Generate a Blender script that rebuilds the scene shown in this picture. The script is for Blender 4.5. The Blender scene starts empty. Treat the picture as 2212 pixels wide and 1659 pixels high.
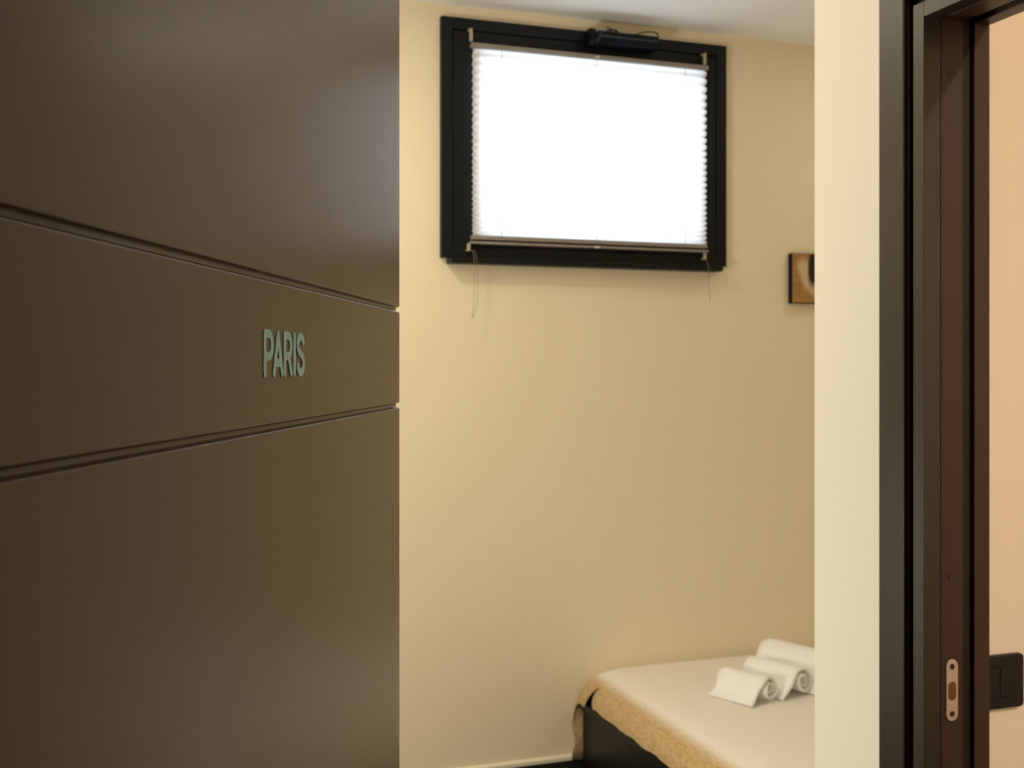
import bpy, bmesh, math, random
from mathutils import Vector, Matrix

S = bpy.context.scene
COL = S.collection
R = math.radians
random.seed(7)

# ------------------------------------------------------------------ camera
THETA = math.atan(821 / 2380)            # yaw of the lens against the corridor axis (+Y)
cam_d = bpy.data.cameras.new('camera')
cam = bpy.data.objects.new('camera', cam_d)
COL.objects.link(cam)
cam.location = (0, 0, 1.52)
cam.rotation_euler = (R(90), 0, -THETA)
cam_d.sensor_width = 36
cam_d.sensor_fit = 'HORIZONTAL'
cam_d.lens = 36 * 2380 / 2212
cam_d.shift_y = -39.5 / 2212
cam_d.clip_start = 0.02
cam_d.dof.use_dof = True
cam_d.dof.focus_distance = 0.84
cam_d.dof.aperture_fstop = 18
S.camera = cam

# ------------------------------------------------------------------ world and lamps
W = bpy.data.worlds.new('daylight')
S.world = W
W.use_nodes = True
bg = W.node_tree.nodes['Background']
bg.inputs[0].default_value = (0.86, 0.94, 1.06, 1)
bg.inputs[1].default_value = 13.0

def area(name, loc, power, color, size, rot=(0, 0, 0), spread=180):
    l = bpy.data.lights.new(name, 'AREA')
    l.shape = 'DISK'; l.size = size; l.energy = power; l.color = color; l.spread = R(spread)
    o = bpy.data.objects.new(name, l)
    o.location = loc; o.rotation_euler = rot
    COL.objects.link(o)
    return o

area('bedroom_lamp_near_window', (0.40, 3.05, 2.83), 9, (1.0, 0.88, 0.60), 0.14)
area('bedroom_lamp_left', (-0.50, 2.35, 2.83), 3, (1.0, 0.93, 0.76), 0.16)
area('bedroom_lamp_corner', (-0.50, 3.22, 2.83), 4, (1.0, 0.90, 0.68), 0.16)
area('bedroom_lamp_right', (3.00, 3.30, 2.83), 2.2, (1.0, 0.90, 0.70), 0.14)
area('added_ceiling_fill', (-0.62, 2.30, 1.45), 9, (1.0, 0.95, 0.86), 0.25, rot=(math.pi, 0, 0))  # unseen fill light added to brighten the ceiling
area('bathroom_lamp', (1.55, -0.40, 2.55), 27, (1.0, 0.83, 0.68), 0.06)
pl = bpy.data.lights.new('bedroom_table_lamp', 'POINT')
pl.energy = 76; pl.color = (1.0, 0.91, 0.73); pl.shadow_soft_size = 0.20
po = bpy.data.objects.new('bedroom_table_lamp', pl)
po.location = (-0.70, 2.10, 0.98)
COL.objects.link(po)

S.view_settings.view_transform = 'Standard'
S.view_settings.look = 'None'
S.view_settings.exposure = 0.20
S.view_settings.gamma = 1.0
S.view_settings.use_curve_mapping = False
S.cycles.max_bounces = 10
S.cycles.diffuse_bounces = 8
S.cycles.caustics_reflective = False
S.cycles.sample_clamp_indirect = 4.0

# ------------------------------------------------------------------ materials
def lin(r, g, b):
    f = lambda c: ((c / 255 + 0.055) / 1.055) ** 2.4 if c > 10 else c / 255 / 12.92
    return (f(r), f(g), f(b), 1)

def mat(name, col, rough=0.5, spec=0.5, metal=0.0, bump=0.0, bscale=(200, 200, 200), detail=3, vary=0.0):
    m = bpy.data.materials.new(name)
    m.use_nodes = True
    nt = m.node_tree
    b = nt.nodes['Principled BSDF']
    b.inputs['Base Color'].default_value = col
    b.inputs['Roughness'].default_value = rough
    b.inputs['Specular IOR Level'].default_value = spec
    b.inputs['Metallic'].default_value = metal
    if bump or vary:
        tc = nt.nodes.new('ShaderNodeTexCoord')
        mp = nt.nodes.new('ShaderNodeMapping')
        mp.inputs['Scale'].default_value = bscale
        nz = nt.nodes.new('ShaderNodeTexNoise')
        nz.inputs['Scale'].default_value = 1.0
        nz.inputs['Detail'].default_value = detail
        nt.links.new(tc.outputs['Object'], mp.inputs[0])
        nt.links.new(mp.outputs[0], nz.inputs['Vector'])
        if bump:
            bp = nt.nodes.new('ShaderNodeBump')
            bp.inputs['Strength'].default_value = bump
            bp.inputs['Distance'].default_value = 0.001
            nt.links.new(nz.outputs['Fac'], bp.inputs['Height'])
            nt.links.new(bp.outputs[0], b.inputs['Normal'])
        if vary:
            mx = nt.nodes.new('ShaderNodeMix')
            mx.data_type = 'RGBA'
            mx.inputs['A'].default_value = tuple(c * (1 - vary) for c in col[:3]) + (1,)
            mx.inputs['B'].default_value = tuple(min(1, c * (1 + vary)) for c in col[:3]) + (1,)
            nt.links.new(nz.outputs['Fac'], mx.inputs['Factor'])
            nt.links.new(mx.outputs['Result'], b.inputs['Base Color'])
    return m

M = {}
M['wall'] = mat('cream_paint', (0.82, 0.725, 0.55, 1), 0.75, 0.25, bump=0.05, bscale=(60, 60, 60))
M['strip_wall'] = mat('pale_cream_paint', (0.765, 0.735, 0.65, 1), 0.75, 0.25, bump=0.05, bscale=(60, 60, 60))
M['bath_wall'] = mat('warm_cream_paint', (0.82, 0.74, 0.62, 1), 0.7, 0.3, bump=0.05, bscale=(60, 60, 60))
M['ceiling'] = mat('white_ceiling_paint', (0.92, 0.95, 0.99, 1), 0.9, 0.2)
M['door'] = mat('brown_laminate', (0.098, 0.068, 0.041, 1), 0.28, 0.38, bump=0.10, bscale=(900, 900, 6), detail=4, vary=0.06)
M['frame'] = mat('dark_brown_laminate', (0.017, 0.0125, 0.008, 1), 0.32, 0.50, bump=0.02, bscale=(700, 700, 5), detail=3, vary=0.06)
M['jamb'] = mat('red_brown_jamb_laminate', (0.044, 0.022, 0.0145, 1), 0.42, 0.30, bump=0.02, bscale=(700, 700, 5), detail=3, vary=0.05)
M['seal'] = mat('black_rubber', (0.008, 0.008, 0.008, 1), 0.6, 0.3)
M['letter'] = mat('sage_metal_paint', (0.40, 0.82, 0.96, 1), 0.38, 0.5)
M['window'] = mat('anthracite_window_paint', (0.0055, 0.0070, 0.0085, 1), 0.45, 0.20)
M['opener'] = mat('blue_black_plastic', (0.003, 0.0035, 0.008, 1), 0.40, 0.15)
M['ridge_highlight'] = mat('slate_blue_highlight', (0.040, 0.044, 0.062, 1), 0.45, 0.4)
M['rail'] = mat('greige_blind_rail', (0.26, 0.23, 0.20, 1), 0.5, 0.4)
M['bracket'] = mat('beige_bracket_plastic', (0.38, 0.34, 0.27, 1), 0.5, 0.4)
M['clip'] = mat('pale_clip_plastic', (0.6, 0.58, 0.54, 1), 0.4, 0.5)
M['cord'] = mat('taupe_cord', (0.22, 0.18, 0.13, 1), 0.8, 0.2)
M['floor'] = None
M['base'] = mat('ivory_skirting', (0.80, 0.73, 0.58, 1), 0.35, 0.5)
M['bed'] = mat('black_brown_bed_veneer', (0.0075, 0.0072, 0.0055, 1), 0.40, 0.28, bump=0.04, bscale=(4, 300, 300))
M['mattress'] = mat('dark_mattress_ticking', (0.05, 0.035, 0.02, 1), 0.9, 0.1, bump=0.1)
M['towel'] = mat('white_terry', (0.89, 0.90, 0.92, 1), 0.95, 0.1, bump=0.6, bscale=(700, 700, 700), detail=2)
M['steel'] = mat('brushed_nickel', (0.62, 0.52, 0.46, 1), 0.42, 0.5, metal=0.85)
M['slot'] = mat('tan_wood_in_slot', (0.16, 0.07, 0.02, 1), 0.7, 0.2)
M['screw'] = mat('dark_bronze_screw', (0.05, 0.02, 0.012, 1), 0.5, 0.4, metal=0.4)
M['switch'] = mat('charcoal_switch_plastic', (0.006, 0.0045, 0.004, 1), 0.40, 0.3)
M['rocker'] = mat('charcoal_rocker_plastic', (0.008, 0.006, 0.0055, 1), 0.45, 0.3)
M['canvas_edge'] = mat('black_canvas_edge', (0.008, 0.008, 0.006, 1), 0.8, 0.2)

def floor_material():
    m = bpy.data.materials.new('black_floor_tile'); m.use_nodes = True
    nt = m.node_tree; b = nt.nodes['Principled BSDF']
    tc = nt.nodes.new('ShaderNodeTexCoord')
    br = nt.nodes.new('ShaderNodeTexBrick')
    br.offset = 0.0
    br.inputs['Scale'].default_value = 1.0
    br.inputs['Brick Width'].default_value = 0.6
    br.inputs['Row Height'].default_value = 0.6
    br.inputs['Mortar Size'].default_value = 0.0025
    br.inputs['Color1'].default_value = (0.005, 0.006, 0.005, 1)
    br.inputs['Color2'].default_value = (0.006, 0.0065, 0.006, 1)
    br.inputs['Mortar'].default_value = (0.03, 0.03, 0.028, 1)
    mp = nt.nodes.new('ShaderNodeMapping')
    mp.inputs['Location'].default_value = (0.245, 0.1, 0)
    nt.links.new(tc.outputs['Object'], mp.inputs[0])
    nt.links.new(mp.outputs[0], br.inputs['Vector'])
    nt.links.new(br.outputs['Color'], b.inputs['Base Color'])
    b.inputs['Roughness'].default_value = 0.75
    b.inputs['Specular IOR Level'].default_value = 0.05
    return m
M['floor'] = floor_material()

def spread_material():
    m = bpy.data.materials.new('woven_beige_bedspread'); m.use_nodes = True
    nt = m.node_tree; b = nt.nodes['Principled BSDF']
    b.inputs['Roughness'].default_value = 0.85
    b.inputs['Specular IOR Level'].default_value = 0.2
    b.inputs['Sheen Weight'].default_value = 0.3
    b.inputs['Sheen Roughness'].default_value = 0.35
    b.inputs['Sheen Tint'].default_value = (1.0, 0.97, 0.92, 1)
    tc = nt.nodes.new('ShaderNodeTexCoord')
    br = nt.nodes.new('ShaderNodeTexBrick')
    br.inputs['Scale'].default_value = 1.0
    br.inputs['Brick Width'].default_value = 0.017
    br.inputs['Row Height'].default_value = 0.0085
    br.inputs['Mortar Size'].default_value = 0.0020
    br.inputs['Mortar Smooth'].default_value = 1.0
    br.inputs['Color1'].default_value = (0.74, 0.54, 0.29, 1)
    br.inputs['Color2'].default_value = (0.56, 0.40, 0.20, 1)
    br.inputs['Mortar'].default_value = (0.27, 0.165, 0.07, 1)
    nt.links.new(tc.outputs['UV'], br.inputs['Vector'])
    # one fabric: grazing-light paleness painted into the top, golden weave below
    pale = nt.nodes.new('ShaderNodeTexBrick')
    for k in ('Scale', 'Brick Width', 'Row Height', 'Mortar Size', 'Mortar Smooth'):
        pale.inputs[k].default_value = br.inputs[k].default_value
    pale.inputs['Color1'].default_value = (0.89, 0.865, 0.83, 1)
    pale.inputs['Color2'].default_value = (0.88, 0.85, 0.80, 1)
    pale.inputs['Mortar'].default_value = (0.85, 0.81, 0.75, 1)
    nt.links.new(tc.outputs['UV'], pale.inputs['Vector'])
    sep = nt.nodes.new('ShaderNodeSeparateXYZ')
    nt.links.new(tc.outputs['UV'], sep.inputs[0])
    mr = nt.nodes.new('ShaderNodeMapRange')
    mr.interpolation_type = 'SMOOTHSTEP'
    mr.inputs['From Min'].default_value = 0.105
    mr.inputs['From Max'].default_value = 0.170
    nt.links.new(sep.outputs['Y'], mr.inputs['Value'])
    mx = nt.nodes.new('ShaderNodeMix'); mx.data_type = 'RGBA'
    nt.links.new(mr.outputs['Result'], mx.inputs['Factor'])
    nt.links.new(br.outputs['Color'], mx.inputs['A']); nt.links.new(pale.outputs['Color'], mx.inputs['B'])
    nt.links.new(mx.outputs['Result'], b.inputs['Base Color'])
    bp = nt.nodes.new('ShaderNodeBump')
    bp.invert = True
    bp.inputs['Strength'].default_value = 0.5
    bp.inputs['Distance'].default_value = 0.003
    nt.links.new(br.outputs['Fac'], bp.inputs['Height'])
    nt.links.new(bp.outputs[0], b.inputs['Normal'])
    return m
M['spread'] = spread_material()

def blind_material():
    m = bpy.data.materials.new('white_pleated_fabric'); m.use_nodes = True
    nt = m.node_tree
    for n in list(nt.nodes):
        if n.type != 'OUTPUT_MATERIAL': nt.nodes.remove(n)
    out = [n for n in nt.nodes if n.type == 'OUTPUT_MATERIAL'][0]
    d = nt.nodes.new('ShaderNodeBsdfDiffuse'); d.inputs[0].default_value = (0.80, 0.80, 0.80, 1)
    t = nt.nodes.new('ShaderNodeBsdfTranslucent'); t.inputs[0].default_value = (0.82, 0.85, 0.88, 1)
    mx = nt.nodes.new('ShaderNodeMixShader'); mx.inputs[0].default_value = 0.27
    nt.links.new(d.outputs[0], mx.inputs[1]); nt.links.new(t.outputs[0], mx.inputs[2])
    nt.links.new(mx.outputs[0], out.inputs[0])
    return m
M['blind'] = blind_material()

def glass_material():
    m = bpy.data.materials.new('window_glass'); m.use_nodes = True
    nt = m.node_tree
    for n in list(nt.nodes):
        if n.type != 'OUTPUT_MATERIAL': nt.nodes.remove(n)
    out = [n for n in nt.nodes if n.type == 'OUTPUT_MATERIAL'][0]
    t = nt.nodes.new('ShaderNodeBsdfTransparent'); t.inputs[0].default_value = (0.95, 0.97, 0.97, 1)
    g = nt.nodes.new('ShaderNodeBsdfGlossy'); g.inputs['Roughness'].default_value = 0.02
    mx = nt.nodes.new('ShaderNodeMixShader'); mx.inputs[0].default_value = 0.07
    nt.links.new(t.outputs[0], mx.inputs[1]); nt.links.new(g.outputs[0], mx.inputs[2])
    nt.links.new(mx.outputs[0], out.inputs[0])
    return m
M['glass'] = glass_material()

def print_material():
    """Generic abstract print: ochre ground, pale slanted patches and one dark wedge, laid out in object metres."""
    m = bpy.data.materials.new('ochre_abstract_print'); m.use_nodes = True
    nt = m.node_tree; b = nt.nodes['Principled BSDF']
    b.inputs['Roughness'].default_value = 0.8
    b.inputs['Specular IOR Level'].default_value = 0.2
    tc = nt.nodes.new('ShaderNodeTexCoord')
    nz = nt.nodes.new('ShaderNodeTexNoise'); nz.inputs['Scale'].default_value = 34; nz.inputs['Detail'].default_value = 4
    nt.links.new(tc.outputs['Object'], nz.inputs['Vector'])
    ramp = nt.nodes.new('ShaderNodeMix'); ramp.data_type = 'RGBA'
    ramp.inputs['A'].default_value = (0.22, 0.10, 0.03, 1)
    ramp.inputs['B'].default_value = (0.50, 0.28, 0.10, 1)
    nt.links.new(nz.outputs['Fac'], ramp.inputs['Factor'])
    last = ramp.outputs['Result']
    def blob(cx, cz, rx, rz, ang, col, soft, amount):
        nonlocal last
        mp = nt.nodes.new('ShaderNodeMapping'); mp.vector_type = 'TEXTURE'
        mp.inputs['Location'].default_value = (cx, 0, cz)
        mp.inputs['Rotation'].default_value = (0, ang, 0)
        mp.inputs['Scale'].default_value = (rx, 10, rz)
        nt.links.new(tc.outputs['Object'], mp.inputs[0])
        ln = nt.nodes.new('ShaderNodeVectorMath'); ln.operation = 'LENGTH'
        nt.links.new(mp.outputs[0], ln.inputs[0])
        mr = nt.nodes.new('ShaderNodeMapRange'); mr.clamp = True
        mr.inputs['From Min'].default_value = 1.0 + soft
        mr.inputs['From Max'].default_value = 1.0 - soft
        mr.inputs['To Max'].default_value = amount
        nt.links.new(ln.outputs['Value'], mr.inputs['Value'])
        mx = nt.nodes.new('ShaderNodeMix'); mx.data_type = 'RGBA'
        nt.links.new(mr.outputs['Result'], mx.inputs['Factor'])
        nt.links.new(last, mx.inputs['A'])
        mx.inputs['B'].default_value = col
        last = mx.outputs['Result']
    pale = (0.62, 0.47, 0.30, 1)
    blob(0.055, 0.150, 0.030, 0.034, R(-20), pale, 0.35, 0.8)
    blob(0.070, 0.105, 0.026, 0.055, R(-18), (0.60, 0.48, 0.30, 1), 0.35, 0.9)
    blob(0.110, 0.050, 0.020, 0.055, R(-35), (0.62, 0.42, 0.26, 1), 0.35, 0.8)
    blob(0.104, 0.160, 0.026, 0.085, R(6), (0.030, 0.022, 0.014, 1), 0.2, 1.0)
    blob(0.160, 0.110, 0.030, 0.070, R(10), (0.22, 0.10, 0.035, 1), 0.4, 0.9)
    nt.links.new(last, b.inputs['Base Color'])
    return m
M['print'] = print_material()

# ------------------------------------------------------------------ helpers
def bx(bm, x0, x1, y0, y1, z0, z1):
    v = [bm.verts.new((x, y, z)) for x in (x0, x1) for y in (y0, y1) for z in (z0, z1)]
    q = lambda *i: bm.faces.new([v[k] for k in i])
    q(0, 1, 3, 2); q(4, 6, 7, 5); q(0, 4, 5, 1); q(2, 3, 7, 6); q(0, 2, 6, 4); q(1, 5, 7, 3)

def rounded_rect(w, h, r, n=6):
    pts = []
    for cx, cz, a0 in ((w / 2 - r, h / 2 - r, 0), (-w / 2 + r, h / 2 - r, 90), (-w / 2 + r, -h / 2 + r, 180), (w / 2 - r, -h / 2 + r, 270)):
        for k in range(n + 1):
            a = R(a0 + 90 * k / n)
            pts.append((cx + r * math.cos(a), cz + r * math.sin(a)))
    return pts

def prism(bm, pts, y0, y1, ox=0, oz=0):
    """Outline in x,z pushed from y0 (front) to y1."""
    a = [bm.verts.new((x + ox, y0, z + oz)) for x, z in pts]
    b = [bm.verts.new((x + ox, y1, z + oz)) for x, z in pts]
    n = len(pts)
    bm.faces.new(a); bm.faces.new(list(reversed(b)))
    for i in range(n):
        j = (i + 1) % n
        bm.faces.new((a[j], a[i], b[i], b[j]))

def tube(bm, path, r, n=8, caps=True):
    path = [Vector(p) for p in path]
    rings = []
    up = Vector((0.13, 0.21, 0.97)).normalized()
    for i, p in enumerate(path):
        t = (path[min(i + 1, len(path) - 1)] - path[max(i - 1, 0)]).normalized()
        s = t.cross(up)
        if s.length < 0.15: s = t.cross(Vector((1, 0, 0)))
        s.normalize(); w = s.cross(t).normalized()
        rings.append([bm.verts.new(p + r * (math.cos(2 * math.pi * k / n) * s + math.sin(2 * math.pi * k / n) * w)) for k in range(n)])
    for a, b in zip(rings, rings[1:]):
        for k in range(n):
            bm.faces.new((a[k], a[(k + 1) % n], b[(k + 1) % n], b[k]))
    if caps:
        bm.faces.new(list(reversed(rings[0]))); bm.faces.new(rings[-1])

def smooth_path(pts, sub=6):
    P = [Vector(p) for p in pts]
    out = []
    for i in range(len(P) - 1):
        p0, p1, p2, p3 = P[max(i - 1, 0)], P[i], P[i + 1], P[min(i + 2, len(P) - 1)]
        for k in range(sub):
            t = k / sub
            out.append(0.5 * ((2 * p1) + (p2 - p0) * t + (2 * p0 - 5 * p1 + 4 * p2 - p3) * t * t + (3 * p1 - p0 - 3 * p2 + p3) * t ** 3))
    out.append(P[-1])
    return out

def obj(name, bm, m, parent=None, bevel=0.0, smooth=False, loc=None, rot=None, segs=2):
    bmesh.ops.recalc_face_normals(bm, faces=bm.faces[:])
    me = bpy.data.meshes.new(name)
    bm.to_mesh(me); bm.free()
    me.materials.append(m)
    if smooth:
        for p in me.polygons: p.use_smooth = True
    o = bpy.data.objects.new(name, me)
    COL.objects.link(o)
    if loc: o.location = loc
    if rot: o.rotation_euler = rot
    if parent is not None: o.parent = parent
    if bevel:
        b = o.modifiers.new('bevel', 'BEVEL')
        b.width = bevel; b.segments = segs; b.limit_method = 'ANGLE'; b.angle_limit = R(40)
        b.harden_normals = False
    return o

def tag(o, label=None, cat=None, group=None, kind=None):
    if label: o['label'] = label
    if cat: o['category'] = cat
    if group: o['group'] = group
    if kind: o['kind'] = kind
    return o

def empty(name, loc=(0, 0, 0), rz=0.0):
    o = bpy.data.objects.new(name, None)
    o.empty_display_size = 0.05
    o.location = loc; o.rotation_euler = (0, 0, rz)
    COL.objects.link(o)
    return o

def struct(name, boxes, m, label, cat, bevel=0.0):
    bm = bmesh.new()
    for b in boxes: bx(bm, *b)
    o = obj(name, bm, m, bevel=bevel)
    tag(o, label, cat, kind='structure')
    return o

# ------------------------------------------------------------------ room shell
CZ = 2.862
H = CZ
struct('floor', [(-1.3, 4.3, -2.0, 4.15, -0.10, 0.0)], M['floor'], 'black tiled floor under the bed and along the cream wall', 'floor')
struct('ceiling', [(-1.3, 4.3, -2.0, 4.15, CZ, CZ + 0.12)], M['ceiling'], 'white painted ceiling above the high window', 'ceiling')
# back wall with the window hole
wx0, wx1, wz0, wz1 = 1.105, 2.262, 1.935, 2.800
struct('wall_back', [(-1.1, wx0, 3.95, 4.15, 0, H), (wx1, 4.2, 3.95, 4.15, 0, H),
                     (wx0, wx1, 3.95, 4.15, 0, wz0), (wx0, wx1, 3.95, 4.15, wz1, H)],
       M['wall'], 'cream painted back wall holding the high dark window', 'wall')
struct('wall_left', [(-1.1, -1.0, 0.43, 3.95, 0, H)], M['wall'], 'cream painted bedroom wall hidden behind the open brown door', 'wall')
struct('wall_left_added_panel', [(-1.0, -0.96, 0.43, 3.95, 0, 1.85)], M['frame'], 'unseen dark brown panel added on the bedroom wall behind the door', 'wall')  # unseen, added to darken what the door casing reflects
struct('wall_right', [(1.020, 1.125, 1.284, 1.490, 0, H), (1.020, 1.125, 0.33, 1.284, 2.045, H), (1.020, 1.125, 0.33, 0.440, 0, 2.045)],
       M['strip_wall'], 'narrow cream wall strip between the bedroom and the dark door frame', 'wall')
struct('wall_bathroom', [(1.125, 4.1, 1.375, 1.490, 0, H)], M['bath_wall'], 'warm peach lit wall behind the dark door frame, carrying the light switch', 'wall')
struct('wall_far_right', [(4.1, 4.2, 1.375, 3.95, 0, H)], M['wall'], 'cream painted bedroom wall beyond the head of the bed', 'wall')
struct('wall_entry', [(-1.1, -0.10, 0.33, 0.43, 0, H), (0.80, 1.02, 0.33, 0.43, 0, H), (-0.10, 0.80, 0.33, 0.43, 2.10, H)],
       M['wall'], 'cream painted wall around the entrance doorway', 'wall')
struct('wall_hall', [(-1.2, -1.1, -1.9, 0.43, 0, H), (1.02, 1.125, -1.9, 0.33, 0, H), (-1.2, 1.125, -2.0, -1.9, 0, H)],
       M['wall'], 'cream painted walls of the hall before the entrance doorway', 'wall')
struct('wall_bathroom_far', [(2.9, 3.0, -1.0, 1.375, 0, H), (1.125, 3.0, -1.1, -1.0, 0, H)], M['bath_wall'],
       'warm peach walls on the far side of the bathroom', 'wall')

bm = bmesh.new()
prof = [(3.95, 0.0), (3.938, 0.0), (3.938, 0.012), (3.942, 0.017), (3.95, 0.020)]
for xa, xb in ((-1.0, 4.1),):
    a = [bm.verts.new((xa, y, z)) for y, z in prof]; b = [bm.verts.new((xb, y, z)) for y, z in prof]
    bm.faces.new(a); bm.faces.new(list(reversed(b)))
    for i in range(len(prof)):
        j = (i + 1) % len(prof)
        bm.faces.new((a[i], a[j], b[j], b[i]))
tag(obj('baseboard_back', bm, M['base']), 'thin ivory skirting bead where the back wall meets the black floor', 'baseboard', kind='structure')

# ------------------------------------------------------------------ high window
win = empty('window_1', (1.68, 3.95, 1.93))
tag(win, 'anthracite framed window high on the cream back wall', 'window', kind='structure')
def wobj(name, boxes, m, bevel=0.0, parent=win):
    bm = bmesh.new()
    for x0, x1, y0, y1, z0, z1 in boxes: bx(bm, x0 - 1.68, x1 - 1.68, y0 - 3.95, y1 - 3.95, z0 - 1.93, z1 - 1.93)
    return obj(name, bm, m, parent, bevel)
def ring(x0, x1, z0, z1, t, y0, y1, tb=None, tt=None, tl=None):
    tb = t if tb is None else tb; tt = t if tt is None else tt; tl = t if tl is None else tl
    return [(x0, x0 + tl, y0, y1, z0, z1), (x1 - t, x1, y0, y1, z0, z1), (x0 + tl, x1 - t, y0, y1, z0, z0 + tb), (x0 + tl, x1 - t, y0, y1, z1 - tt, z1)]
wobj('window_frame', ring(1.079, 2.272, 1.920, 2.812, 0.043, 3.926, 3.962), M['window'], 0.002)
wobj('frame_lining', ring(1.106, 2.261, 1.936, 2.799, 0.050, 3.992, 4.12), M['window'])
wobj('sash', ring(1.1265, 2.226, 1.9445, 2.766, 0.078, 3.932, 3.992, tb=0.058, tl=0.102), M['window'], 0.001)
wobj('glass_pane', [(1.224, 2.150, 3.962, 3.966, 2.000, 2.690)], M['glass'])
wobj('sill', [(1.104, 2.232, 3.884, 3.950, 1.8975, 1.9195)], M['window'], 0.002)

# ------------------------------------------------------------------ pleated blind
blind = empty('pleated_blind', (1.68, 3.915, 1.985))
tag(blind, 'white pleated blind glowing with daylight, stretched over the high window', 'blind')
def bobj(name, bm, m, bevel=0.0, smooth=False, parent=blind):
    o = obj(name, bm, m, parent, bevel, smooth)
    o.data.transform(Matrix.Translation((-1.68, -3.915, -1.985)))
    return o
BX0, BX1 = 1.194, 2.168
bm = bmesh.new()
rows = []
ztop, zbot = 2.702, 2.004
n = 28
pitch = [0.033 + (0.0185 - 0.033) * k / (n - 1) for k in range(n)]
sc = (ztop - zbot) / sum(pitch)
z = ztop
zs = [z]
for p in pitch:
    z -= p * sc; zs.append(z)
yf, yb = 3.902, 3.921
def brow(y, z):
    rows.append([bm.verts.new((BX0 + (BX1 - BX0) * k / 6, y, z)) for k in range(7)])
for k in range(n):
    z0, z1 = zs[k], zs[k + 1]
    for q in range(6):
        t = q / 6
        brow(yb + (yf - yb) * (math.sin(math.pi * t) ** 0.8), z0 + (z1 - z0) * t)
brow(yb, zs[-1])
for a, b in zip(rows, rows[1:]):
    for k in range(6): bm.faces.new((a[k], a[k + 1], b[k + 1], b[k]))
bobj('pleated_fabric', bm, M['blind'], smooth=True)
bm = bmesh.new(); bx(bm, BX0 - 0.006, BX1 + 0.008, 3.898, 3.928, 2.700, 2.717)
bobj('head_rail', bm, M['rail'], 0.003)
bm = bmesh.new(); bx(bm, BX0 - 0.004, BX1 + 0.002, 3.898, 3.928, 1.988, 2.004)
lower = bobj('bottom_rail', bm, M['rail'], 0.003)
bm = bmesh.new(); bx(bm, BX0 - 0.010, BX1 + 0.008, 3.900, 3.930, 1.972, 1.9815)
bobj('holding_strip', bm, M['rail'], 0.002)
for x, z0, z1 in ((1.188, 2.722, 2.770), (2.163, 2.722, 2.768), (1.179, 1.945, 1.973), (2.163, 1.944, 1.972)):
    bm = bmesh.new()
    bx(bm, x - 0.006, x + 0.006, 3.905, 3.915, z0, z1)
    bx(bm, x - 0.007, x + 0.007, 3.914, 3.934, z1 - 0.006 if z0 > 2.5 else z0, z1 if z0 > 2.5 else z0 + 0.006)
    bobj('bracket', bm, M['bracket'], 0.0015)
bm = bmesh.new(); bx(bm, 1.683, 1.700, 3.892, 3.899, 2.703, 2.711)
bobj('cord_clip', bm, M['clip'], 0.002)
bm = bmesh.new(); bx(bm, 1.680, 1.702, 3.893, 3.900, 1.971, 1.980)
bobj('cord_clip', bm, M['clip'], 0.002)
for x in (1.305, 1.690, 2.072):
    bm = bmesh.new(); tube(bm, [(x, 3.8995, 2.703), (x, 3.8995, 2.35), (x, 3.8995, 2.002)], 0.0009, 6)
    bobj('guide_cord', bm, M['cord'])
bm = bmesh.new()
tube(bm, smooth_path([(1.183, 3.900, 1.946), (1.187, 3.875, 1.930), (1.190, 3.872, 1.85), (1.189, 3.878, 1.75), (1.185, 3.885, 1.694)]), 0.0008, 6)
tube(bm, smooth_path([(1.187, 3.900, 1.946), (1.196, 3.875, 1.930), (1.203, 3.873, 1.83), (1.202, 3.878, 1.755), (1.194, 3.884, 1.715), (1.187, 3.885, 1.694)]), 0.0008, 6)
bobj('pull_cord', bm, M['cord'], smooth=True)
bm = bmesh.new()
tube(bm, smooth_path([(2.163, 3.906, 1.945), (2.160, 3.876, 1.915), (2.162, 3.876, 1.86), (2.170, 3.882, 1.79), (2.173, 3.885, 1.775)]), 0.0011, 6)
bobj('pull_cord', bm, M['cord'], smooth=True)

# ------------------------------------------------------------------ motor that opens the window
op = empty('window_opener', (1.78, 3.90, 2.775))
tag(op, 'slim blue-black chain motor fixed across the top of the window frame', 'window opener')
def oobj(name, bm, m, bevel=0.0, smooth=False):
    o = obj(name, bm, m, op, bevel, smooth, segs=3)
    o.data.transform(Matrix.Translation((-1.78, -3.90, -2.775)))
    return o
bm = bmesh.new()
sec = [(3.925, 2.800), (3.866, 2.800), (3.858, 2.797), (3.852, 2.779), (3.850, 2.775), (3.8525, 2.7705), (3.868, 2.752), (3.925, 2.748)]
xa, xb = 1.668, 1.932
a = [bm.verts.new((xa, y, z)) for y, z in sec]; b = [bm.verts.new((xb, y, z)) for y, z in sec]
bm.faces.new(a); bm.faces.new(list(reversed(b)))
for i in range(len(sec)):
    j = (i + 1) % len(sec); bm.faces.new((a[i], a[j], b[j], b[i]))
oobj('motor_body', bm, M['opener'], 0.002)
bm = bmesh.new()
a = [bm.verts.new((1.644 if y > 3.86 else 1.650, y + 0.002, z)) for y, z in [(3.925, 2.806), (3.866, 2.806), (3.850, 2.800), (3.845, 2.779), (3.847, 2.760), (3.862, 2.744), (3.925, 2.742)]]
b = [bm.verts.new((v.co.x * 0 + (1.672 if v.co.z > 2.77 else 1.664), v.co.y, v.co.z)) for v in a]
bm.faces.new(a); bm.faces.new(list(reversed(b)))
for i in range(len(a)):
    j = (i + 1) % len(a); bm.faces.new((a[i], a[j], b[j], b[i]))
oobj('end_cap', bm, M['opener'], 0.005)
bm = bmesh.new()
tube(bm, [(1.690, 3.8500, 2.7752), (1.80, 3.8500, 2.7752), (1.926, 3.8500, 2.7752)], 0.0026, 8)
tube(bm, [(1.690, 3.8500, 2.7752), (1.684, 3.8510, 2.785), (1.676, 3.8545, 2.797)], 0.0024, 8)
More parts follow.
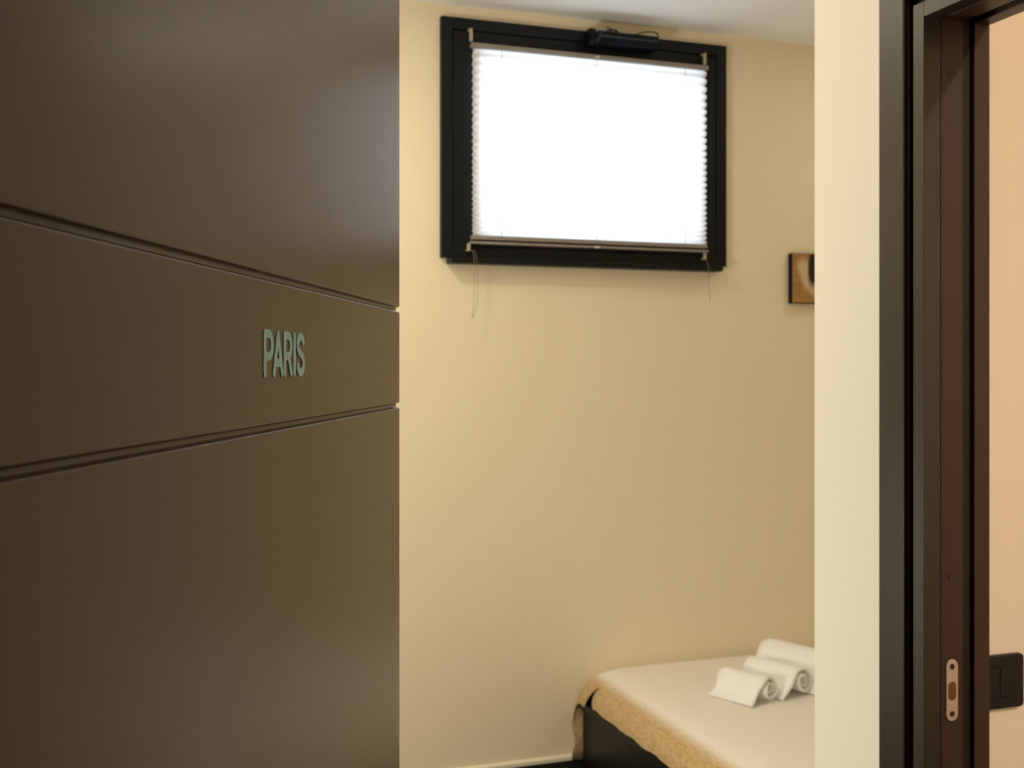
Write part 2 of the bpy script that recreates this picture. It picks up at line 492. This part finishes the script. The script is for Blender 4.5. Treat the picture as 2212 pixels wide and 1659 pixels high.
tube(bm, [(1.684, 3.8500, 2.7752), (1.677, 3.8530, 2.765), (1.672, 3.8580, 2.757)], 0.0028, 8)
oobj('painted_ridge_highlight', bm, M['ridge_highlight'], smooth=True)  # pale strips that paint in the highlight along the motor ridge
bm = bmesh.new(); prism(bm, rounded_rect(0.005, 0.005, 0.0022), 3.8465, 3.856, 1.668, 2.793)
oobj('indicator', bm, M['clip'])
bm = bmesh.new()
bx(bm, 1.752, 1.776, 3.915, 3.949, 2.826, 2.829); bx(bm, 1.752, 1.776, 3.946, 3.949, 2.826, 2.846)
bx(bm, 1.770, 1.776, 3.905, 3.918, 2.800, 2.829)
oobj('fixing_bracket', bm, M['bracket'], 0.001)
bm = bmesh.new(); tube(bm, [(1.773, 3.90, 2.800), (1.773, 3.90, 2.816)], 0.007, 10)
oobj('fixing_screw', bm, M['seal'])
bm = bmesh.new()
tube(bm, smooth_path([(1.838, 3.895, 2.798), (1.850, 3.893, 2.806), (1.880, 3.890, 2.818), (1.915, 3.888, 2.823), (1.938, 3.888, 2.820),
                      (1.947, 3.888, 2.809), (1.944, 3.889, 2.796), (1.934, 3.890, 2.785), (1.928, 3.890, 2.780)]), 0.0026, 8)
oobj('power_cable', bm, M['seal'], smooth=True)

# ------------------------------------------------------------------ small canvas on the back wall
pic = empty('canvas_picture', (2.574, 3.948, 1.778))
tag(pic, 'small ochre abstract canvas picture on the back wall beside the cream wall strip', 'picture')
bm = bmesh.new(); bx(bm, 0, 0.207, -0.028, 0.001, 0, 0.207)
obj('canvas_edge', bm, M['canvas_edge'], pic, 0.002)
bm = bmesh.new(); bx(bm, 0.002, 0.205, -0.0292, -0.0275, 0.003, 0.205)
obj('canvas_print', bm, M['print'], pic)

# ------------------------------------------------------------------ open brown door with the room name
LEAF = 0.88
HX, HY = 0.2845 - LEAF * 0.41945, 1.2130 - LEAF * 0.90778
DANG = math.atan2(0.90778, 0.41945)
TH = 0.042
def groove(zc, w=0.0052, d=0.0042, r=0.0016):
    """Rounded channel across the leaf, listed from its lower lip to its upper lip."""
    zl, zh = zc - w / 2, zc + w / 2
    p = []
    for k in range(5):
        a = R(90 * k / 4)
        p.append((r - r * math.cos(a), zl - r + r * math.sin(a)))
    p[0] = (0, zl - r)
    p = [(r * (1 - math.cos(R(90 * k / 4))), zl - r + r * math.sin(R(90 * k / 4))) for k in range(5)]
    for k in range(7):
        a = R(-90 + 180 * k / 6)
        p.append((d - w / 2 + (w / 2) * math.cos(a), zc + (w / 2) * math.sin(a)))
    p += [(r - r * math.sin(R(90 * k / 4)), zh + r - r * math.cos(R(90 * k / 4))) for k in range(5)]
    return p
outline = [(0.0, 0.008)] + groove(1.4756) + groove(1.5832) + [(0.0, 2.085), (TH, 2.085), (TH, 0.008)]
bm = bmesh.new()
a = [bm.verts.new((0, y, z)) for y, z in outline]; b = [bm.verts.new((LEAF, y, z)) for y, z in outline]
bm.faces.new(a); bm.faces.new(list(reversed(b)))
for i in range(len(outline)):
    j = (i + 1) % len(outline); bm.faces.new((a[i], a[j], b[j], b[i]))
door = obj('door_1', bm, M['door'], loc=(HX, HY, 0), rot=(0, 0, DANG), bevel=0.0012)
tag(door, 'brown laminate entrance door standing ajar with two grooves and a room name', 'door', kind='structure')

def strokes(lines, r, y0, y1):
    bm = bmesh.new()
    seen = set()
    step = 0
    for ln in lines:
        for (x0, z0), (x1, z1) in zip(ln, ln[1:]):
            dx, dz = x1 - x0, z1 - z0
            L = math.hypot(dx, dz) or 1
            nx, nz = -dz / L * r, dx / L * r
            step += 1
            prism(bm, [(x0 + nx, z0 + nz), (x1 + nx, z1 + nz), (x1 - nx, z1 - nz), (x0 - nx, z0 - nz)], y0 - step * 4e-6, y1)
        for x, z in ln:
            key = (round(x, 5), round(z, 5))
            if key in seen: continue
            seen.add(key)
            step += 1
            prism(bm, [(x + r * math.cos(2 * math.pi * k / 18), z + r * math.sin(2 * math.pi * k / 18)) for k in range(18)], y0 - step * 4e-6, y1)
    return bm
def arc(cx, cz, rx, rz, a0, a1, n=10):
    return [(cx + rx * math.cos(R(a0 + (a1 - a0) * k / n)), cz + rz * math.sin(R(a0 + (a1 - a0) * k / n))) for k in range(n + 1)]
r = 3.05
T, B = 34 - r, r
GLYPH = {
    'p': [[(3.1, B), (3.1, T), (12.5, T)] + arc(12.5, (T + 15.0) / 2, 6.6, (T - 15.0) / 2, 90, -90) + [(3.1, 15.0)]],
    'a': [[(23.6, B), (32.9, T), (42.2, B)], [(26.3, 10.6), (39.5, 10.6)]],
    'r': [[(48.9, B), (48.9, T), (57.0, T)] + arc(57.0, (T + 15.5) / 2, 7.0, (T - 15.5) / 2, 90, -90) + [(48.9, 15.5)], [(58.0, 15.5), (64.6, B)]],
    'i': [[(72.8, B), (72.8, T)]],
    's': [arc(88.7, 24.6, 7.6, 34 - r - 24.6, 20, 250, 16) + [(93.0, 16.0)] + arc(88.7, 10.0, 7.9, 10.0 - r, 50, -160, 16)],
}
for g in 'paris':
    bm = strokes([[(x / 1000, z / 1000) for x, z in ln] for ln in GLYPH[g]], r / 1000, -0.0005, 0.0005)
    o = obj('letter', bm, M['letter'], door, loc=(LEAF - 0.4719, 0, 1.5116))
    o['label'] = 'sage green raised letter of the room name'

# ------------------------------------------------------------------ dark frame of the bathroom doorway
fr = empty('door_2', (1.02, 0.85, 0))
tag(fr, 'dark brown door frame lining the doorway to the peach lit bathroom', 'door frame', kind='structure')
YF, YN, ZT = 1.234, 0.490, 1.9945        # far jamb face, near jamb face, head underside
def fobj(name, boxes, m, bevel=0.0, parent=fr, segs=2):
    bm = bmesh.new()
    for x0, x1, y0, y1, z0, z1 in boxes: bx(bm, x0 - 1.02, x1 - 1.02, y0 - 0.85, y1 - 0.85, z0, z1)
    return obj(name, bm, m, parent, bevel, segs=segs)
def lining(x0, x1, i, o):
    """Two uprights and a head that cover from offset i to offset o outside the clear opening."""
    return [(x0, x1, YF + i, YF + o, 0.002, ZT + o), (x0, x1, YN - o, YN - i, 0.002, ZT + o), (x0, x1, YN - i, YF + i, ZT + i, ZT + o)]
fobj('casing', lining(1.014, 1.0225, 0.036, 0.091), M['frame'], 0.0025)
fobj('inner_trim', lining(1.018, 1.0457, 0.0, 0.0215), M['frame'], 0.0006, segs=2)
fobj('shadow_gap', lining(1.034, 1.124, 0.0200, 0.0495), M['seal'])
fobj('jamb', lining(1.0467, 1.0837, 0.0, 0.028), M['jamb'], 0.0008)
fobj('jamb_backing', lining(1.047, 1.127, 0.012, 0.0278), M['seal'])
fobj('rubber_seal', lining(1.0842, 1.1030, 0.006, 0.026), M['seal'], 0.003)
fobj('door_stop', lining(1.1034, 1.130, 0.0, 0.028), M['jamb'], 0.0012)
# strike plate: a stadium with a latch slot and two screws
def stadium(cx, cz, w, h, n=10):
    rr = w / 2
    return [(cx + rr * math.cos(R(180 * k / n)), cz + h / 2 - rr + rr * math.sin(R(180 * k / n))) for k in range(n + 1)] + \
           [(cx + rr * math.cos(R(180 + 180 * k / n)), cz - h / 2 + rr + rr * math.sin(R(180 + 180 * k / n))) for k in range(n + 1)]
def fprism(name, pts, y0, y1, m, parent, bevel=0.0):
    bm = bmesh.new(); prism(bm, [(x - 1.02, z) for x, z in pts], y0 - 0.85, y1 - 0.85)
    return obj(name, bm, m, parent, bevel)
sx, sz = 1.0643, 1.0745
sp = fprism('strike_plate', stadium(sx, sz, 0.0195, 0.085), YF - 0.0016, YF + 0.001, M['steel'], fr, 0.0004)
sp['label'] = 'brushed nickel strike plate with rounded ends'
o = fprism('latch_slot', stadium(sx, sz - 0.001, 0.0130, 0.026), YF - 0.0019, YF + 0.001, M['slot'], sp)
for dz in (0.0325, -0.0325):
    fprism('screw', [(sx + 0.0040 * math.cos(2 * math.pi * k / 16), sz + dz + 0.0040 * math.sin(2 * math.pi * k / 16)) for k in range(16)], YF - 0.0020, YF, M['screw'], sp)
for zc in (1.2294, 1.9226):
    fprism('screw_cap', [(sx + 0.0055 * math.cos(2 * math.pi * k / 18), zc + 0.0055 * math.sin(2 * math.pi * k / 18)) for k in range(18)], YF - 0.0008, YF + 0.001, M['jamb'], fr)

# ------------------------------------------------------------------ light switch in the bathroom
sw = empty('light_switch', (1.2576, 1.375, 1.0297))
tag(sw, 'charcoal rocker switch plate on the peach wall beside the dark door frame', 'light switch')
bm = bmesh.new(); prism(bm, rounded_rect(0.120, 0.083, 0.007), -0.009, 0.001)
obj('switch_plate', bm, M['switch'], sw, 0.002)
for k in (-1, 0, 1):
    bm = bmesh.new(); prism(bm, rounded_rect(0.0215, 0.045, 0.001), -0.0115, -0.006, k * 0.0225 + 0.007 * 0, 0.0)
    obj('rocker', bm, M['rocker'], sw, 0.0008)
bm = bmesh.new(); bx(bm, -0.034, 0.034, -0.0105, -0.006, 0.0255, 0.0275)
obj('plate_ridge', bm, M['switch'], sw, 0.0005)

# ------------------------------------------------------------------ bed
BEDX, BEDF, BEDN, BEDT = 1.632, 3.945, 2.20, 0.350      # foot plane, far side, near side, top of the bedspread
bed = empty('bed', (2.5, 3.05, 0))
tag(bed, 'low bed with a black-brown panelled base pushed against the back wall', 'bed')
def eobj(name, boxes, m, bevel=0.0):
    bm = bmesh.new()
    for x0, x1, y0, y1, z0, z1 in boxes: bx(bm, x0 - 2.5, x1 - 2.5, y0 - 3.05, y1 - 3.05, z0, z1)
    return obj(name, bm, m, bed, bevel)
eobj('bed_base', [(BEDX + 0.006, 3.70, BEDN + 0.03, BEDF - 0.030, 0.0, 0.205)], M['bed'], 0.003)
eobj('top_rail', [(BEDX - 0.004, 3.70, BEDN + 0.02, BEDF - 0.026, 0.200, 0.232)], M['bed'], 0.003)
eobj('mattress', [(BEDX + 0.045, 3.68, BEDN + 0.06, BEDF - 0.065, 0.232, 0.322)], M['mattress'], 0.03)

def bedspread():
    bm = bmesh.new()
    uvl = bm.loops.layers.uv.new('UVMap')
    # profile over the foot edge: x, z from the hem up to the flat top
    pr = [(1.621, 0.222), (1.623, 0.238), (1.628, 0.260), (1.640, 0.284), (1.659, 0.305), (1.686, 0.323), (1.720, 0.3365), (1.760, 0.344), (1.81, 0.3485), (1.90, BEDT)]
    pr = [(p.x - 0.009 * max(0.0, 1 - (p.x - 1.62) / 0.25), p.z) for p in smooth_path([(x, 0, z) for x, z in pr], 3)]
    nf = len(pr)
    pr += [(1.90 + (3.66 - 1.90) * k / 24, BEDT) for k in range(1, 25)]
    arcl = [0.0]
    for (x0, z0), (x1, z1) in zip(pr, pr[1:]): arcl.append(arcl[-1] + math.hypot(x1 - x0, z1 - z0))
    # columns along Y: near hanging side, flat, notch, corner flap, far hanging side
    def side(k, n, y_in, sgn, drop):
        t = k / n
        return t
    cols = []
    NR = 8
    for k in range(6, 0, -1): cols.append(('near', k / 6))
    ny = 46
    for k in range(ny): cols.append(('flat', BEDN + 0.05 + (3.790 - BEDN - 0.05) * k / (ny - 1)))
    cols += [('flat', 3.830), ('flat', 3.865), ('flat', 3.895)]
    for k in range(1, 11): cols.append(('far', k / 10))
    grid = []
    notch_l = 6 + ny - 1
    rnd = random.Random(3)
    wob = [rnd.uniform(-1, 1) for _ in cols]
    for c, (kind, v) in enumerate(cols):
        line = []
        for i, (x, z) in enumerate(pr):
            t = arcl[i]
            if kind == 'flat':
                y = v
                # open V at the far corner
                if c == notch_l: y += -0.032 * max(0, 1 - i / 13) + 0.016 * (i / 13 if i < 13 else max(0, 1 - (i - 13) / 8))
                if c == notch_l + 1: y += 0.010 * max(0, 1 - i / 13) - 0.016 * (i / 13 if i < 13 else max(0, 1 - (i - 13) / 8))
                zz = z; xx = x
                if i < 12:
                    f = 1 - i / 12
                    zz += 0.0022 * wob[c] * f + ((0.025 if c <= notch_l else 0.008) * f)
                    xx += 0.0025 * math.sin(c * 1.3) * f
                line.append((xx, y, zz))
            elif kind == 'near':
                a = v
                line.append((x, BEDN + 0.05 - 0.05 * math.sin(a * math.pi / 2), z - max(0, (z - 0.06)) * (a ** 3) if i >= nf else z - max(0.0, z - 0.2) * (a ** 3)))
            else:
                a = v
                if a <= 0.4:
                    q = a / 0.4
                    y = 3.895 + 0.038 * math.sin(q * math.pi / 2)
                    zz = z - 0.045 * (1 - math.cos(q * math.pi / 2))
                else:
                    q = (a - 0.4) / 0.6
                    y = 3.933 + 0.005 * math.sin(q * 7)
                    top = z - 0.045
                    zz = top + (0.004 - top) * q
                xx = x
                if i < 10:
                    f = 1 - i / 10
                    xx += f * (-0.004 + 0.004 * math.sin(a * 9.0)) - (0.010 * f if a > 0.85 else 0)
                line.append((xx, y, zz))
        grid.append([bm.verts.new(p) for p in line])
    for c in range(len(cols) - 1):
        for i in range(len(pr) - 1):
            if c == notch_l and i < 13: continue
            f = bm.faces.new((grid[c][i], grid[c][i + 1], grid[c + 1][i + 1], grid[c + 1][i]))
            for lp, (cc, ii) in zip(f.loops, ((c, i), (c, i + 1), (c + 1, i + 1), (c + 1, i))):
                kind, v = cols[cc]
                yy = v if kind == 'flat' else (BEDN + 0.05 - 0.30 * v if kind == 'near' else 3.895 + 0.36 * v)
                lp[uvl].uv = (yy, arcl[ii])
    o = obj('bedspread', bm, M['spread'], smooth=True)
    s = o.modifiers.new('thickness', 'SOLIDIFY'); s.thickness = 0.006; s.offset = -1
    return o
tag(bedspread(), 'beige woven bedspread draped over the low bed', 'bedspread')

# ------------------------------------------------------------------ rolled towels on the bed
def towel(tip, ang, L, h, label, turns=2.1, seed=1, slope=50, squeeze=1.0):
    """Loose flap lying on the bed, climbing over the roll, then spiralling inwards; the flap sags more towards the far end."""
    th = 0.009
    ro = h / 2
    cp = ro / math.tan(R(slope / 2))
    tang = R(90 + slope)
    rm = ro - th / 2
    tx, tz = cp + rm * math.cos(tang) * squeeze, ro + rm * math.sin(tang)
    def section(f):
        sag = 0.05 + 0.75 * f
        n = 12
        path = []
        for k in range(n):
            t = k / n
            bow = math.sin(math.pi * t) * (1 - 0.45 * t) * sag
            path.append((tx * t + 0.30 * ro * bow, th * 0.55 + (tz - th * 0.55) * t - 0.42 * ro * bow))
        tot = turns * 360
        nst = int(tot / 14)
        for k in range(nst + 1):
            a = tang - R(tot * k / nst)
            q = k / nst
            rr = rm - (rm - 0.006) * q ** 0.95
            path.append((cp + rr * math.cos(a) * squeeze + 0.0025 * math.sin(3 * a + seed) * q, ro + rr * math.sin(a) * (1 + 0.06 * q * math.sin(2 * a + seed))))
        left, right = [], []
        for i, (x, zz) in enumerate(path):
            x0, z0 = path[max(i - 1, 0)]; x1, z1 = path[min(i + 1, len(path) - 1)]
            l = math.hypot(x1 - x0, z1 - z0) or 1
            nx, nz = -(z1 - z0) / l, (x1 - x0) / l
            w = th / 2 * 0.90
            left.append((x + nx * w, max(0.001, zz + nz * w))); right.append((x - nx * w, max(0.0005, zz - nz * w)))
        return left, right
    bm = bmesh.new()
    NL = 14
    loops = []
    for s in range(NL + 1):
        f = s / NL
        left, right = section(f)
        lp = []
        m_ = len(left)
        for k, (x, zz) in enumerate(left + list(reversed(right))):
            kk = k if k < m_ else 2 * m_ - 1 - k
            edge = (0.003 * math.sin(kk * 0.55 + seed) + 0.010 * math.exp(-((kk - 30) / 14.0) ** 2)) * (-1 if s == 0 else 1 if s == NL else 0)
            wave = 0.0022 * math.sin(f * 9 + kk * 0.16 + seed) + 0.0015 * math.sin(f * 21 + kk * 0.3)
            lp.append(bm.verts.new((x + wave * min(1, zz / ro), L * f + edge, zz * (1 - 0.05 * f + 0.02 * math.sin(f * 7 + seed)))))
        loops.append(lp)
    n = len(loops[0]); m_ = n // 2
    for a, b in zip(loops, loops[1:]):
        for k in range(n):
            j = (k + 1) % n
            bm.faces.new((a[k], a[j], b[j], b[k]))
    for lp in (loops[0], loops[-1]):
        for k in range(m_ - 1):
            bm.faces.new((lp[k], lp[k + 1], lp[n - 2 - k], lp[n - 1 - k]))
    o = obj('rolled_towel', bm, M['towel'], smooth=True, loc=(tip[0], tip[1], BEDT + 0.0005), rot=(0, 0, ang))
    return tag(o, label, 'towel', 'rolled white towels on the bed')
TA = R(21)
towel((2.000, 3.290), TA, 0.190, 0.092, 'smallest white rolled towel, nearest the foot of the bed', seed=1)
towel((2.145, 3.315), TA, 0.230, 0.104, 'middle white rolled towel, lying between two other rolled towels', seed=4)
towel((2.285, 3.335), TA, 0.310, 0.134, 'largest white rolled towel, partly hidden by the cream wall strip', seed=2, turns=2.6)
